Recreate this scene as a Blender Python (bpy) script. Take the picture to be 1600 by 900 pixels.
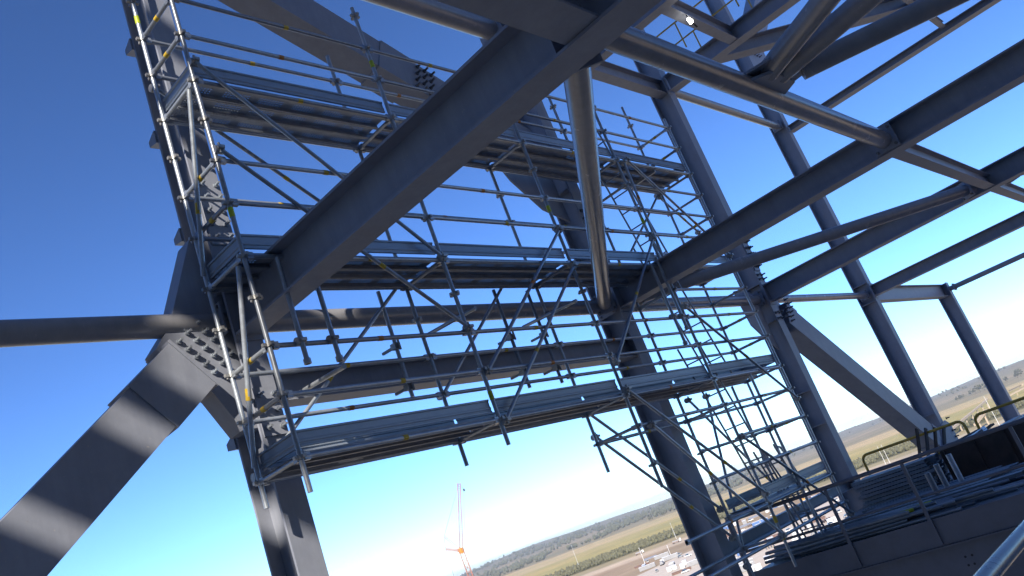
import bpy, bmesh, math, random
from mathutils import Vector, Matrix
random.seed(7)
for o in list(bpy.data.objects): bpy.data.objects.remove(o)
scene = bpy.context.scene
col = scene.collection

# ------------------------------------------------------------------ camera
# solved from the photograph's vanishing points; world X runs along the column line, Y across it, Z up
EYE = 40.0                                   # the camera stands 40 m above the plain
F_PX = 1310.4676
RIGHT = Vector((0.65693463, -0.67197767, -0.34188141))
UP = Vector((0.00831356, -0.44697134, 0.89450965))
FWD = Vector((0.7539017, 0.59047661, 0.28804443))
cam_d = bpy.data.cameras.new('camera'); cam = bpy.data.objects.new('camera', cam_d); col.objects.link(cam)
cam_d.sensor_width = 36.0; cam_d.lens = F_PX / 1600 * 36
cam_d.clip_start = 0.05; cam_d.clip_end = 60000
m = Matrix((RIGHT, UP, -FWD)).transposed().to_4x4(); m.translation = (0, 0, EYE)
cam.matrix_world = m
scene.camera = cam

# ------------------------------------------------------------------ sky, sun, exposure
SUN = Vector((-1.0, -0.55, 0.77)).normalized()          # towards the sun
ELEV = math.asin(SUN.z); AZ = math.atan2(SUN.x, SUN.y)   # azimuth clockwise from +Y
w = bpy.data.worlds.new('World'); scene.world = w; w.use_nodes = True
nt = w.node_tree; nt.nodes.clear()
sky = nt.nodes.new('ShaderNodeTexSky'); sky.sky_type = 'NISHITA'; sky.sun_disc = False
sky.sun_elevation = ELEV; sky.sun_rotation = AZ; sky.altitude = 2000
sky.air_density = 1.0; sky.dust_density = 0.0; sky.ozone_density = 6.0
bg = nt.nodes.new('ShaderNodeBackground'); bg.inputs['Strength'].default_value = 0.083
gam = nt.nodes.new('ShaderNodeGamma'); gam.inputs[1].default_value = 1.35      # a deep clear highveld blue
wo = nt.nodes.new('ShaderNodeOutputWorld')
nt.links.new(sky.outputs[0], gam.inputs[0]); nt.links.new(gam.outputs[0], bg.inputs[0]); nt.links.new(bg.outputs[0], wo.inputs[0])
sl = bpy.data.lights.new('sun', 'SUN'); sl.energy = 5.0; sl.angle = math.radians(0.5); sl.color = (1.0, 0.90, 0.76)
so = bpy.data.objects.new('sun', sl); col.objects.link(so)
so.rotation_euler = (-SUN).to_track_quat('-Z', 'Y').to_euler(); so.location = (-30, -20, EYE + 60)
vs = scene.view_settings; vs.view_transform = 'Standard'; vs.look = 'None'; vs.gamma = 1; vs.use_curve_mapping = False
vs.exposure = 0.75

# ------------------------------------------------------------------ materials
def new_mat(name):
    mt = bpy.data.materials.new(name); mt.use_nodes = True
    n = mt.node_tree.nodes; b = n['Principled BSDF']
    return mt, n, mt.node_tree.links, b
def noise(n, l, scale, detail=4, rough=0.6, vec=None):
    t = n.new('ShaderNodeTexNoise'); t.inputs['Scale'].default_value = scale
    t.inputs['Detail'].default_value = detail; t.inputs['Roughness'].default_value = rough
    if vec is None:
        g = n.new('ShaderNodeNewGeometry'); vec = g.outputs['Position']
    l.new(vec, t.inputs['Vector']); return t.outputs['Fac']
def ramp(n, l, fac, stops):
    r = n.new('ShaderNodeValToRGB'); e = r.color_ramp.elements
    while len(e) < len(stops): e.new(0.5)
    for k, (p, c) in enumerate(stops):
        e[k].position = p; e[k].color = (*c, 1)
    l.new(fac, r.inputs[0]); return r.outputs[0]
def sc(c, k): return tuple(v * k for v in c)
def mat(name, c, rough=0.5, metal=0.0, var=0.18, scale=6.0, bump=0.0, dirt=0.0, dirtc=(0.12, 0.09, 0.06), spec=0.5):
    mt, n, l, b = new_mat(name)
    f = noise(n, l, scale, 6, 0.65)
    cc = ramp(n, l, f, [(0.25, sc(c, 1 - var)), (0.75, sc(c, 1 + var))])
    if dirt > 0:
        d = noise(n, l, scale * 0.35, 8, 0.75)
        dm = ramp(n, l, d, [(0.52, (0, 0, 0)), (0.72, (dirt, dirt, dirt))])
        mx = n.new('ShaderNodeMixRGB'); l.new(dm, mx.inputs[0]); l.new(cc, mx.inputs[1]); mx.inputs[2].default_value = (*dirtc, 1)
        cc = mx.outputs[0]
    l.new(cc, b.inputs['Base Color'])
    rr = n.new('ShaderNodeMapRange'); l.new(f, rr.inputs[0]); rr.inputs[3].default_value = max(0.05, rough - 0.12); rr.inputs[4].default_value = min(1, rough + 0.12)
    l.new(rr.outputs[0], b.inputs['Roughness'])
    b.inputs['Metallic'].default_value = metal; b.inputs['Specular IOR Level'].default_value = spec
    if bump > 0:
        bn = n.new('ShaderNodeBump'); bn.inputs['Strength'].default_value = bump; bn.inputs['Distance'].default_value = 0.01
        h = noise(n, l, scale * 12, 3); l.new(h, bn.inputs['Height']); l.new(bn.outputs[0], b.inputs['Normal'])
    return mt
M = {}
M['steel'] = mat('grey_painted_steel', (0.248, 0.27, 0.33), 0.5, 0, 0.12, 3.0, 0.03, 0.35, (0.19, 0.20, 0.235))
M['tube'] = mat('grey_painted_tube', (0.262, 0.266, 0.29), 0.24, 0, 0.10, 3.0, 0.02, 0.3, (0.2, 0.18, 0.16))
for nm in ('steel', 'tube'):
    mt = M[nm]; n = mt.node_tree.nodes; l = mt.node_tree.links; b = n['Principled BSDF']
    src = b.inputs['Base Color'].links[0].from_socket
    g = n.new('ShaderNodeNewGeometry'); mp = n.new('ShaderNodeMapping'); mp.inputs['Scale'].default_value = (9, 9, 0.7); l.new(g.outputs['Position'], mp.inputs[0])
    st1 = ramp(n, l, noise(n, l, 1.0, 6, 0.7, mp.outputs[0]), [(0.35, (0.80, 0.80, 0.82)), (0.62, (1.06, 1.06, 1.05))])
    m1 = n.new('ShaderNodeMixRGB'); m1.blend_type = 'MULTIPLY'; m1.inputs[0].default_value = 0.4; l.new(src, m1.inputs[1]); l.new(st1, m1.inputs[2])
    sc1 = ramp(n, l, noise(n, l, 38, 3, 0.5), [(0.71, (0, 0, 0)), (0.74, (0.5, 0.5, 0.5))])
    m2 = n.new('ShaderNodeMixRGB'); l.new(sc1, m2.inputs[0]); l.new(m1.outputs[0], m2.inputs[1]); m2.inputs[2].default_value = (0.42, 0.40, 0.38, 1)
    rs = ramp(n, l, noise(n, l, 2.3, 9, 0.8), [(0.66, (0, 0, 0)), (0.74, (0.55, 0.55, 0.55))])
    m3 = n.new('ShaderNodeMixRGB'); l.new(rs, m3.inputs[0]); l.new(m2.outputs[0], m3.inputs[1]); m3.inputs[2].default_value = (0.20, 0.15, 0.12, 1)
    l.new(m3.outputs[0], b.inputs['Base Color'])
M['bolt'] = mat('dark_bolt_steel', (0.16, 0.16, 0.17), 0.5, 0.5, 0.2, 20)
M['galv'] = mat('galvanised_tube', (0.34, 0.385, 0.45), 0.36, 0.5, 0.2, 14, 0.0, 0.45, (0.20, 0.22, 0.25))
M['coupler'] = mat('galvanised_coupler', (0.36, 0.37, 0.38), 0.5, 0.6, 0.3, 30)
M['toe'] = mat('galvanised_toe_board', (0.28, 0.33, 0.40), 0.42, 0.35, 0.07, 9, 0.0, 0.3, (0.26, 0.29, 0.33))
M['yellow'] = mat('yellow_tape', (0.55, 0.38, 0.03), 0.5, 0, 0.2, 30)
M['orange'] = mat('orange_tape', (0.50, 0.19, 0.03), 0.5, 0, 0.2, 30)
M['lime'] = mat('lime_tape', (0.42, 0.50, 0.02), 0.5, 0, 0.2, 30)
M['rail_yellow'] = mat('yellow_handrail_paint', (0.55, 0.36, 0.06), 0.45, 0, 0.2, 12, 0, 0.4, (0.2, 0.12, 0.05))
M['primer'] = mat('dark_primer_steel', (0.135, 0.145, 0.185), 0.5, 0, 0.15, 3.0, 0.03, 0.4, (0.09, 0.085, 0.09))
M['deckplate'] = mat('deck_steel', (0.20, 0.22, 0.25), 0.55, 0.2, 0.25, 4, 0.1, 0.5, (0.1, 0.09, 0.08))
M['brown'] = mat('rusty_brown_steel', (0.085, 0.062, 0.05), 0.8, 0, 0.4, 5, 0.1, 0.5, (0.05, 0.04, 0.04))
M['cladding'] = mat('grey_blocker', (0.36, 0.36, 0.35), 0.5, 0.1, 0.12, 0.5)  # plain grey of the added, unseen light blockers
M['lampglass'], n, l, b = new_mat('lit_lamp_glass')
b.inputs['Emission Color'].default_value = (1, 0.95, 0.85, 1); b.inputs['Emission Strength'].default_value = 14
M['black'] = mat('black_rubber', (0.03, 0.03, 0.03), 0.7)
M['white'] = mat('white_paint', (0.75, 0.75, 0.72), 0.5, 0, 0.1, 0.6, 0, 0.3, (0.5, 0.45, 0.38))
M['blue'] = mat('blue_paint', (0.08, 0.16, 0.35), 0.5, 0, 0.15, 0.6)
M['grey'] = mat('grey_paint', (0.28, 0.28, 0.28), 0.6, 0, 0.15, 0.6)
M['dark'] = mat('dark_grey', (0.06, 0.06, 0.065), 0.6, 0, 0.2, 0.6)
M['sandy'] = mat('tan_paint', (0.48, 0.38, 0.26), 0.6, 0, 0.15, 0.6)
M['rust'] = mat('rust_red_steel', (0.20, 0.12, 0.09), 0.7, 0, 0.25, 0.8)
M['glass'] = mat('dark_window_glass', (0.03, 0.04, 0.05), 0.1)
M['crane_white'] = mat('crane_pale_lattice', (0.42, 0.22, 0.15), 0.5, 0, 0.1, 0.3)
M['crane_red'] = mat('crane_red_lattice', (0.45, 0.19, 0.12), 0.5, 0, 0.1, 0.3)
M['crane_orange'] = mat('crane_orange_paint', (0.62, 0.30, 0.05), 0.5, 0, 0.1, 0.3)
M['bark'] = mat('bark', (0.10, 0.07, 0.05), 0.9, 0, 0.3, 2)
def leafmat(name, c):
    mt, n, l, b = new_mat(name)
    f = noise(n, l, 0.22, 4); l.new(ramp(n, l, f, [(0.3, sc(c, 0.6)), (0.7, sc(c, 1.4))]), b.inputs['Base Color'])
    b.inputs['Roughness'].default_value = 0.8; return mt
M['leaf'] = leafmat('gum_tree_foliage', (0.10, 0.105, 0.065))
M['belt'] = leafmat('young_plantation_foliage', (0.115, 0.11, 0.055))
M['shade_net'] = mat('pale_laydown_gravel', (0.54, 0.47, 0.39), 0.9, 0, 0.15, 0.08)
# perforated steel plank: small round holes through the sheet
mt, n, l, b = new_mat('perforated_plank'); M['plank'] = mt
g = n.new('ShaderNodeNewGeometry'); sp = n.new('ShaderNodeSeparateXYZ'); l.new(g.outputs['Position'], sp.inputs[0])
def mth(op, a, bb=None):
    t = n.new('ShaderNodeMath'); t.operation = op
    for i, v in enumerate((a, bb)):
        if v is None: continue
        if isinstance(v, (int, float)): t.inputs[i].default_value = v
        else: l.new(v, t.inputs[i])
    return t.outputs[0]
fx = mth('SUBTRACT', mth('FRACT', mth('MULTIPLY', sp.outputs[0], 1 / 0.034)), 0.5)
fy = mth('SUBTRACT', mth('FRACT', mth('MULTIPLY', sp.outputs[1], 1 / 0.034)), 0.5)
r2 = mth('ADD', mth('MULTIPLY', fx, fx), mth('MULTIPLY', fy, fy))
hole = mth('LESS_THAN', r2, 0.05)
grp = mth('LESS_THAN', mth('FRACT', mth('MULTIPLY', sp.outputs[0], 1 / 0.42)), 0.72)
sn = n.new('ShaderNodeSeparateXYZ'); l.new(g.outputs['True Normal'], sn.inputs[0])
flat = mth('GREATER_THAN', mth('ABSOLUTE', sn.outputs[2]), 0.9)
hm = mth('MULTIPLY', mth('MULTIPLY', hole, grp), flat)
tr = n.new('ShaderNodeBsdfTransparent'); mx = n.new('ShaderNodeMixShader'); out = n['Material Output']
l.new(hm, mx.inputs[0]); l.new(b.outputs[0], mx.inputs[1]); l.new(tr.outputs[0], mx.inputs[2]); l.new(mx.outputs[0], out.inputs[0])
f = noise(n, l, 9, 5); l.new(ramp(n, l, f, [(0.3, (0.27, 0.30, 0.35)), (0.7, (0.36, 0.39, 0.45))]), b.inputs['Base Color'])
b.inputs['Metallic'].default_value = 0.4; b.inputs['Roughness'].default_value = 0.5

for nm in ('galv', 'toe', 'plank', 'coupler'):
    mt = M[nm]; n = mt.node_tree.nodes; l = mt.node_tree.links; b = n['Principled BSDF']
    src = b.inputs['Base Color'].links[0].from_socket
    oi = n.new('ShaderNodeObjectInfo'); rr = ramp(n, l, oi.outputs['Random'], [(0.0, (0.66, 0.66, 0.68)), (0.3, (0.95, 0.92, 0.88)), (0.75, (1.06, 1.06, 1.04)), (1.0, (1.28, 1.27, 1.24))])
    m1 = n.new('ShaderNodeMixRGB'); m1.blend_type = 'MULTIPLY'; m1.inputs[0].default_value = 1; l.new(src, m1.inputs[1]); l.new(rr, m1.inputs[2])
    rs = ramp(n, l, noise(n, l, 7, 8, 0.75), [(0.62, (0, 0, 0)), (0.70, (0.5, 0.5, 0.5))])
    m3 = n.new('ShaderNodeMixRGB'); l.new(rs, m3.inputs[0]); l.new(m1.outputs[0], m3.inputs[1]); m3.inputs[2].default_value = (0.17, 0.12, 0.09, 1)
    l.new(m3.outputs[0], b.inputs['Base Color'])

# ------------------------------------------------------------------ mesh helpers (coordinates relative to the eye: z = 0 is the camera's height)
class MB:
    def __init__(s): s.v = []; s.f = []; s.sm = []
    def add(s, vs, fs, smooth=False):
        k = len(s.v); s.v += [tuple(x) for x in vs]
        for q in fs: s.f.append(tuple(i + k for i in q)); s.sm.append(smooth)
        return s
    def box(s, x0, x1, y0, y1, z0, z1):
        vs = [(x, y, z) for z in (z0, z1) for y in (y0, y1) for x in (x0, x1)]
        return s.add(vs, [(0, 2, 3, 1), (4, 5, 7, 6), (0, 1, 5, 4), (2, 6, 7, 3), (0, 4, 6, 2), (1, 3, 7, 5)])
    def tube(s, p, q, r, n=12, r2=None):
        p = Vector(p); q = Vector(q); d = (q - p).normalized(); r2 = r if r2 is None else r2
        a = d.orthogonal().normalized(); c = d.cross(a)
        vs = [pt + (a * math.cos(2 * math.pi * i / n) + c * math.sin(2 * math.pi * i / n)) * rr for pt, rr in ((p, r), (q, r2)) for i in range(n)]
        s.add(vs, [(i, (i + 1) % n, n + (i + 1) % n, n + i) for i in range(n)], True)
        s.add(vs[:n], [tuple(range(n))[::-1]]); s.add(vs[n:], [tuple(range(n))]); return s
    def path(s, pts, r, n=10):
        for a, b2 in zip(pts, pts[1:]): s.tube(a, b2, r, n)
        return s
    def sweep(s, p, q, prof, side, up):
        """extrude a 2D profile (u along side, v along up) from p to q"""
        p = Vector(p); q = Vector(q); side = Vector(side); up = Vector(up); n = len(prof)
        vs = [pt + side * u + up * vv for pt in (p, q) for u, vv in prof]
        d = (q - p)
        area = sum(prof[i][0] * prof[(i + 1) % n][1] - prof[(i + 1) % n][0] * prof[i][1] for i in range(n))
        flip = (side.cross(up).dot(d) > 0) != (area > 0)
        fs = [(i, (i + 1) % n, n + (i + 1) % n, n + i) for i in range(n)] + [tuple(range(n))[::-1], tuple(range(n, 2 * n))]
        if flip: fs = [x[::-1] for x in fs]
        return s.add(vs, fs)
    def ibeam(s, p, q, w_, d, tf=0.022, tw=0.014, up=(0, 0, 1)):
        """centre line p-q, flange width w_, depth d along up"""
        p = Vector(p); q = Vector(q); dr = (q - p).normalized(); up = Vector(up); up = (up - dr * up.dot(dr)).normalized(); side = dr.cross(up)
        h = d / 2; a = w_ / 2; t = tw / 2
        prof = [(-a, -h), (a, -h), (a, -h + tf), (t, -h + tf), (t, h - tf), (a, h - tf), (a, h), (-a, h), (-a, h - tf), (-t, h - tf), (-t, -h + tf), (-a, -h + tf)]
        return s.sweep(p, q, prof, side, up)
    def bar(s, p, q, w_, d, up=(0, 0, 1)):
        p = Vector(p); q = Vector(q); dr = (q - p).normalized(); up = Vector(up); up = (up - dr * up.dot(dr)).normalized(); side = dr.cross(up)
        return s.sweep(p, q, [(-w_ / 2, -d / 2), (w_ / 2, -d / 2), (w_ / 2, d / 2), (-w_ / 2, d / 2)], side, up)
    def plate(s, pts, t, nrm):
        """flat polygon pts extruded by t along nrm"""
        nrm = Vector(nrm); n = len(pts); P = [Vector(p) for p in pts]
        s.add([p for p in P] + [p + nrm * t for p in P], [tuple(range(n)), tuple(range(n, 2 * n))[::-1]] + [(i, n + i, n + (i + 1) % n, (i + 1) % n) for i in range(n)])
        return s
    def mesh(s, name, material, origin=(0, 0, 0)):
        me = bpy.data.meshes.new(name)
        ox, oy, oz = origin
        me.from_pydata([(x - ox, y - oy, z + EYE - oz) for x, y, z in s.v], [], s.f)
        me.polygons.foreach_set('use_smooth', s.sm); 
        bm_ = bmesh.new(); bm_.from_mesh(me); bmesh.ops.recalc_face_normals(bm_, faces=bm_.faces); bm_.to_mesh(me); bm_.free()
        me.materials.append(M[material] if isinstance(material, str) else material); me.update()
        return me
def rootloc(o):
    v = Vector((0, 0, 0))
    while o is not None: v += o.location; o = o.parent
    return v
def link(name, me, parent=None, loc=(0, 0, 0)):
    o = bpy.data.objects.new(name, me); col.objects.link(o); o.location = loc
    if parent is not None: o.parent = parent
    return o
def part(mb, name, material, parent, label=None, kind=None):
    o = link(name, mb.mesh(name, material, rootloc(parent)), parent)
    if label: o['label'] = label
    if kind: o['kind'] = kind
    return o
def tag(o, label, cat, group=None, kind=None):
    o['label'] = label; o['category'] = cat
    if group: o['group'] = group
    if kind: o['kind'] = kind
    return o
def thing(name, loc, label, cat, group=None):
    o = link(name, None, None, (loc[0], loc[1], loc[2] + EYE)); return tag(o, label, cat, group)
def single(mb, name, material, label, cat, group=None, base=None):
    """a thing that is one mesh, its origin at its base"""
    if base is None:
        xs, ys, zs = zip(*mb.v); base = ((min(xs) + max(xs)) / 2, (min(ys) + max(ys)) / 2, min(zs) + EYE)
    o = link(name, mb.mesh(name, material, base), None, base); return tag(o, label, cat, group)
def structure(mb, name, material):
    o = link(name, mb.mesh(name, material)); o['kind'] = 'structure'; return o
def place(parent, name, me, loc):
    """a shared mesh put at an eye-relative place under a parent"""
    r = rootloc(parent); return link(name, me, parent, (loc[0] - r.x, loc[1] - r.y, loc[2] + EYE - r.z))
def shared(mb, name, material):
    me = mb.mesh(name, material, (0, 0, EYE)); return me
def ray(px, py):
    return RIGHT * (px - 800) + UP * (450 - py) + FWD * F_PX
def on_ground(px, py, z=-EYE):
    d = ray(px, py); return d * (z / d.z)
def on_y(px, py, y):
    d = ray(px, py); return d * (y / d.y)

# ------------------------------------------------------------------ terrain
def hill(x, y):
    r = math.hypot(x, y)
    if r < 2300: return 0.0
    t = min(1, (r - 2300) / 4500); t = t * t * (3 - 2 * t)
    a = math.atan2(y, x)
    h = 42 + 16 * math.sin(a * 9 + 0.6) + 9 * math.sin(a * 23 + 1.0 + r * 0.0004) + 6 * math.sin(a * 51 + r * 0.001) + 10 * math.sin(r * 0.0016 + a * 4)
    return max(0, h) * t
mb = MB(); NA = 240
rings = [0.5, 30, 80, 150, 250, 400, 600, 800, 1000, 1300, 1700, 2300, 2800, 3300, 3900, 4500, 5200, 6000, 6900, 8000, 9200, 10500, 12500]
for r in rings:
    for i in range(NA):
        a = 2 * math.pi * i / NA; x = r * math.cos(a); y = r * math.sin(a); mb.v.append((x, y, -EYE + hill(x, y)))
for k in range(len(rings) - 1):
    for i in range(NA):
        j = (i + 1) % NA; mb.f.append((k * NA + i, (k + 1) * NA + i, (k + 1) * NA + j, k * NA + j)); mb.sm.append(True)
mb.f.append(tuple(range(NA))); mb.sm.append(True)
mt, n, l, b = new_mat('farmland'); M['land'] = mt
g = n.new('ShaderNodeNewGeometry'); sp = n.new('ShaderNodeSeparateXYZ'); l.new(g.outputs['Position'], sp.inputs[0])
def mth(op, a, bb=None):
    t = n.new('ShaderNodeMath'); t.operation = op
    for i, v in enumerate((a, bb)):
        if v is None: continue
        if isinstance(v, (int, float)): t.inputs[i].default_value = v
        else: l.new(v, t.inputs[i])
    return t.outputs[0]
s_ = mth('ADD', mth('MULTIPLY', sp.outputs[0], 0.906), mth('MULTIPLY', sp.outputs[1], 0.423))
wob = mth('MULTIPLY', mth('SUBTRACT', noise(n, l, 0.0016, 3), 0.5), 130)
s2 = mth('DIVIDE', mth('ADD', s_, wob), 6000.0)
fields = ramp(n, l, s2, [(0.0, (0.437, 0.367, 0.281)), (0.097, (0.437, 0.367, 0.281)), (0.099, (0.351, 0.265, 0.187)), (0.133, (0.335, 0.257, 0.179)), (0.135, (0.484, 0.406, 0.312)),
    (0.144, (0.484, 0.406, 0.312)), (0.146, (0.328, 0.281, 0.172)), (0.157, (0.312, 0.265, 0.156)), (0.159, (0.117, 0.113, 0.058)), (0.195, (0.125, 0.117, 0.058)), (0.197, (0.367, 0.320, 0.125)), (0.30, (0.406, 0.335, 0.148)),
    (0.302, (0.484, 0.382, 0.211)), (0.40, (0.468, 0.374, 0.211)), (0.402, (0.281, 0.242, 0.148)), (0.55, (0.250, 0.218, 0.140)), (0.552, (0.343, 0.281, 0.187)), (0.75, (0.218, 0.203, 0.140))])
fine = ramp(n, l, noise(n, l, 0.02, 8, 0.7), [(0.3, (0.78, 0.78, 0.78)), (0.7, (1.2, 1.2, 1.2))])
patch = ramp(n, l, noise(n, l, 0.003, 3), [(0.35, (0.85, 0.9, 0.85)), (0.65, (1.12, 1.05, 1.0))])
m1 = n.new('ShaderNodeMixRGB'); m1.blend_type = 'MULTIPLY'; m1.inputs[0].default_value = 1; l.new(fields, m1.inputs[1]); l.new(fine, m1.inputs[2])
m2 = n.new('ShaderNodeMixRGB'); m2.blend_type = 'MULTIPLY'; m2.inputs[0].default_value = 1; l.new(m1.outputs[0], m2.inputs[1]); l.new(patch, m2.inputs[2])
l.new(m2.outputs[0], b.inputs['Base Color']); b.inputs['Roughness'].default_value = 0.95; b.inputs['Specular IOR Level'].default_value = 0.1
structure(mb, 'ground', 'land')

# ------------------------------------------------------------------ steel frame
frame = thing('steel_building', (11.5, 7.2, -EYE), 'grey painted steel building frame of columns, beams, tubes and fat diagonal braces', 'steel building')
XL = dict(A=4.48, B=11.39, C=17.06, D=23.85, E=31.83)       # left faces of the columns
YF, YB, CW = 7.0, 7.46, 0.30
YC = (YF + YB) / 2
XC = {k: v + CW / 2 for k, v in XL.items()}
def column(k, z0, z1):
    c = MB().ibeam((XC[k], YC, z0), (XC[k], YC, z1), CW, YB - YF, 0.03, 0.02, up=(0, 1, 0))
    return part(c, 'column', 'steel', frame)
cols = {k: column(k, -EYE, t) for k, t in (('A', 14), ('B', 14), ('C', 14), ('D', 17), ('E', 3.42))}
# stiffener plates between the column flanges, splice plates
for k, zs in (('A', (2.6, 3.45, 8.4)), ('B', (2.6, 3.4, 5.3)), ('C', (1.0, 0.28, 2.6, 3.45)), ('D', (-0.4, 2.9, 3.45))):
    for z in zs:
        s = MB().box(XL[k] + 0.004, XC[k] - 0.012, YF + 0.032, YB - 0.032, z, z + 0.02)
        part(s, 'stiffener_plate', 'steel', cols[k])
# cladding cleats on the outer flange of the left column
for z in (6.78, 5.5, 4.25, 1.9):
    c = MB().plate([(XL['A'] - 0.02, YB + 0.003, z), (XL['A'] - 0.02, YB + 0.16, z + 0.03), (XL['A'] - 0.02, YB + 0.16, z + 0.10), (XL['A'] - 0.02, YB + 0.003, z + 0.16)], 0.18, (1, 0, 0))
    part(c, 'cleat', 'steel', cols['A'])
def beam(p, q, w_, zb, zt, tf=0.022, name='beam', tw=0.014):
    zc = (zb + zt) / 2
    return part(MB().ibeam((p[0], p[1], zc), (q[0], q[1], zc), w_, zt - zb, tf, tw), name, 'steel', frame)
# level one: floor beams along Y, end plates against the columns
bmA = beam((XC['A'], -7), (XC['A'], YF - 0.025), CW, 2.92, 3.41, 0.025)
bmB = beam((XC['B'], -7), (XC['B'], YF - 0.025), CW, 3.02, 3.40)
bmC = beam((XC['C'], -7), (XC['C'], YF - 0.025), CW, 3.01, 3.405)
bmD = beam((XC['D'], -7), (XC['D'], YF - 0.025), CW, 3.03, 3.345)
for k, bm_, zb, zt in (('A', bmA, 2.86, 3.47), ('B', bmB, 2.96, 3.46), ('C', bmC, 2.95, 3.47), ('D', bmD, 2.97, 3.41)):
    part(MB().box(XL[k] - 0.01, XL[k] + CW + 0.01, YF - 0.024, YF - 0.003, zb, zt), 'end_plate', 'steel', bm_)
    for i in (-1, 1):       # web stiffeners near the joint with the cross beams
        part(MB().box(XC[k] + (0.008 if i > 0 else -0.14), XC[k] + (0.14 if i > 0 else -0.008), 2.44, 2.456, zb + 0.09, zt - 0.09), 'stiffener_plate', 'steel', bm_)
# level one: cross members along X
def chs(p, q, r, name='tube_strut', parent=None, mtl='tube', plates=True):
    o = part(MB().tube(p, q, r, 28), name, mtl, parent or frame)
    P, Q = Vector(p), Vector(q); d = (Q - P).normalized()
    for e, sg in ((P, 1), (Q, -1)) if plates else ():
        c = e + d * sg * 0.16
        part(MB().bar(c, c + d * sg * 0.022, r * 2.9, r * 2.9), 'end_plate', 'steel', o)
        up_ = (Vector((0, 0, 1)) - d * d.z).normalized(); sd_ = d.cross(up_)
        for i in (-1, 1):
            for j in (-1, 1):
                bp = c + up_ * i * r * 1.12 + sd_ * j * r * 1.12; part(MB().tube(bp + d * sg * 0.023, bp + d * sg * 0.05, 0.02, 6), 'bolt', 'bolt', o)
    return o
chs((-9, YC, 3.16), (XC['A'] - 0.012, YC, 3.16), 0.118)
chs((XC['A'] + 0.012, YC, 3.16), (XC['B'] - 0.012, YC, 3.16), 0.118)
chs((XC['B'] + 0.012, YC, 3.16), (XC['C'] - 0.012, YC, 3.16), 0.118)
chs((XC['C'] + 0.012, YC, 3.16), (XC['D'] - 0.012, YC, 3.16), 0.09)
beam((XC['A'] + 0.012, 7.2), (XC['B'] - 0.012, 7.2), 0.26, 2.215, 2.545, 0.02)                # hangs the scaffold
beam((XC['D'] + 0.012, YC), (XL['E'] + 0.2, YC), 0.24, 2.95, 3.40, 0.02)
chs((XC['E'], -7, 3.17), (XC['E'], YF + 0.02, 3.17), 0.085)
chs((4.80, 2.33, 3.2), (XC['B'] - 0.01, 2.33, 3.2), 0.112)
beam((-7, 2.2), (XC['A'] - 0.01, 2.2), 0.30, 2.95, 3.38, 0.025)
beam((XC['B'] + 0.01, 2.325), (XC['C'] - 0.01, 2.325), 0.17, 3.03, 3.27, 0.014)
beam((XC['C'] + 0.01, 2.325), (XC['D'] - 0.01, 2.325), 0.17, 3.03, 3.27, 0.014)
beam((XC['B'] + 0.012, 7.2), (XC['C'] - 0.012, 7.2), 0.16, -1.08, -0.90, 0.014)
# plan bracing tubes at level one
chs((4.80, 2.44, 3.16), (11.30, 7.19, 3.16), 0.112, 'plan_brace')
chs((11.75, 7.02, 3.16), (17.05, 2.56, 3.16), 0.108, 'plan_brace')
chs((17.3, 2.1, 3.16), (23.8, -3.0, 3.16), 0.108, 'plan_brace')
# star of braces springing from the middle of the tube between the first two beams
chs((7.52, 2.12, 3.26), (5.2, -1.42, 3.26), 0.105, 'plan_brace', plates=False)
chs((7.72, 2.10, 3.26), (6.9, -1.05, 3.26), 0.105, 'plan_brace', plates=False)
chs((7.90, 1.95, 3.24), (9.3, -1.1, 3.24), 0.105, 'plan_brace', plates=False)
gs = part(MB().plate([(7.25, 2.32, 3.25), (8.1, 2.32, 3.25), (8.05, 1.9, 3.25), (7.62, 1.72, 3.25), (7.3, 2.0, 3.25)], 0.025, (0, 0, 1)).plate([(7.2, 2.33, 3.20), (8.1, 2.33, 3.20), (7.9, 2.05, 3.20), (7.4, 2.05, 3.20)], 0.03, (0, 0, -1)), 'gusset_plate', 'steel', frame)
# level two
ZB2, ZT2 = 8.43, 8.83
beam((XC['B'], -3), (XC['B'], YF - 0.025), CW, ZB2, ZT2)
beam((14.05, -3), (14.05, 7.07), 0.26, ZB2, ZT2)
beam((XC['C'], -3), (XC['C'], YF - 0.025), CW, ZB2, ZT2)
beam((XC['D'], -3), (XC['D'], YF - 0.025), CW, 8.37, 8.565, 0.016)
beam((XC['B'] + 0.012, 7.2), (XC['C'] - 0.012, 7.2), 0.25, 8.45, 8.82, 0.02)
beam((14.19, 5.17), (XC['C'] - 0.01, 5.17), 0.22, 8.45, 8.80, 0.018)
chs((XC['A'] + 0.012, YC, 8.79), (XC['B'] - 0.012, YC, 8.79), 0.19)
chs((XC['C'] + 0.012, YC, 8.72), (XC['D'] - 0.012, YC, 8.72), 0.105)
part(MB().ibeam((17.25, 5.85, 8.62), (23.75, 0.40, 8.62), 0.30, 0.36, 0.02), 'plan_brace', 'steel', frame)
part(MB().ibeam((17.3, 2.42, 8.55), (23.8, 2.30, 8.55), 0.14, 0.16, 0.012), 'plan_brace', 'steel', frame)
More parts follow.
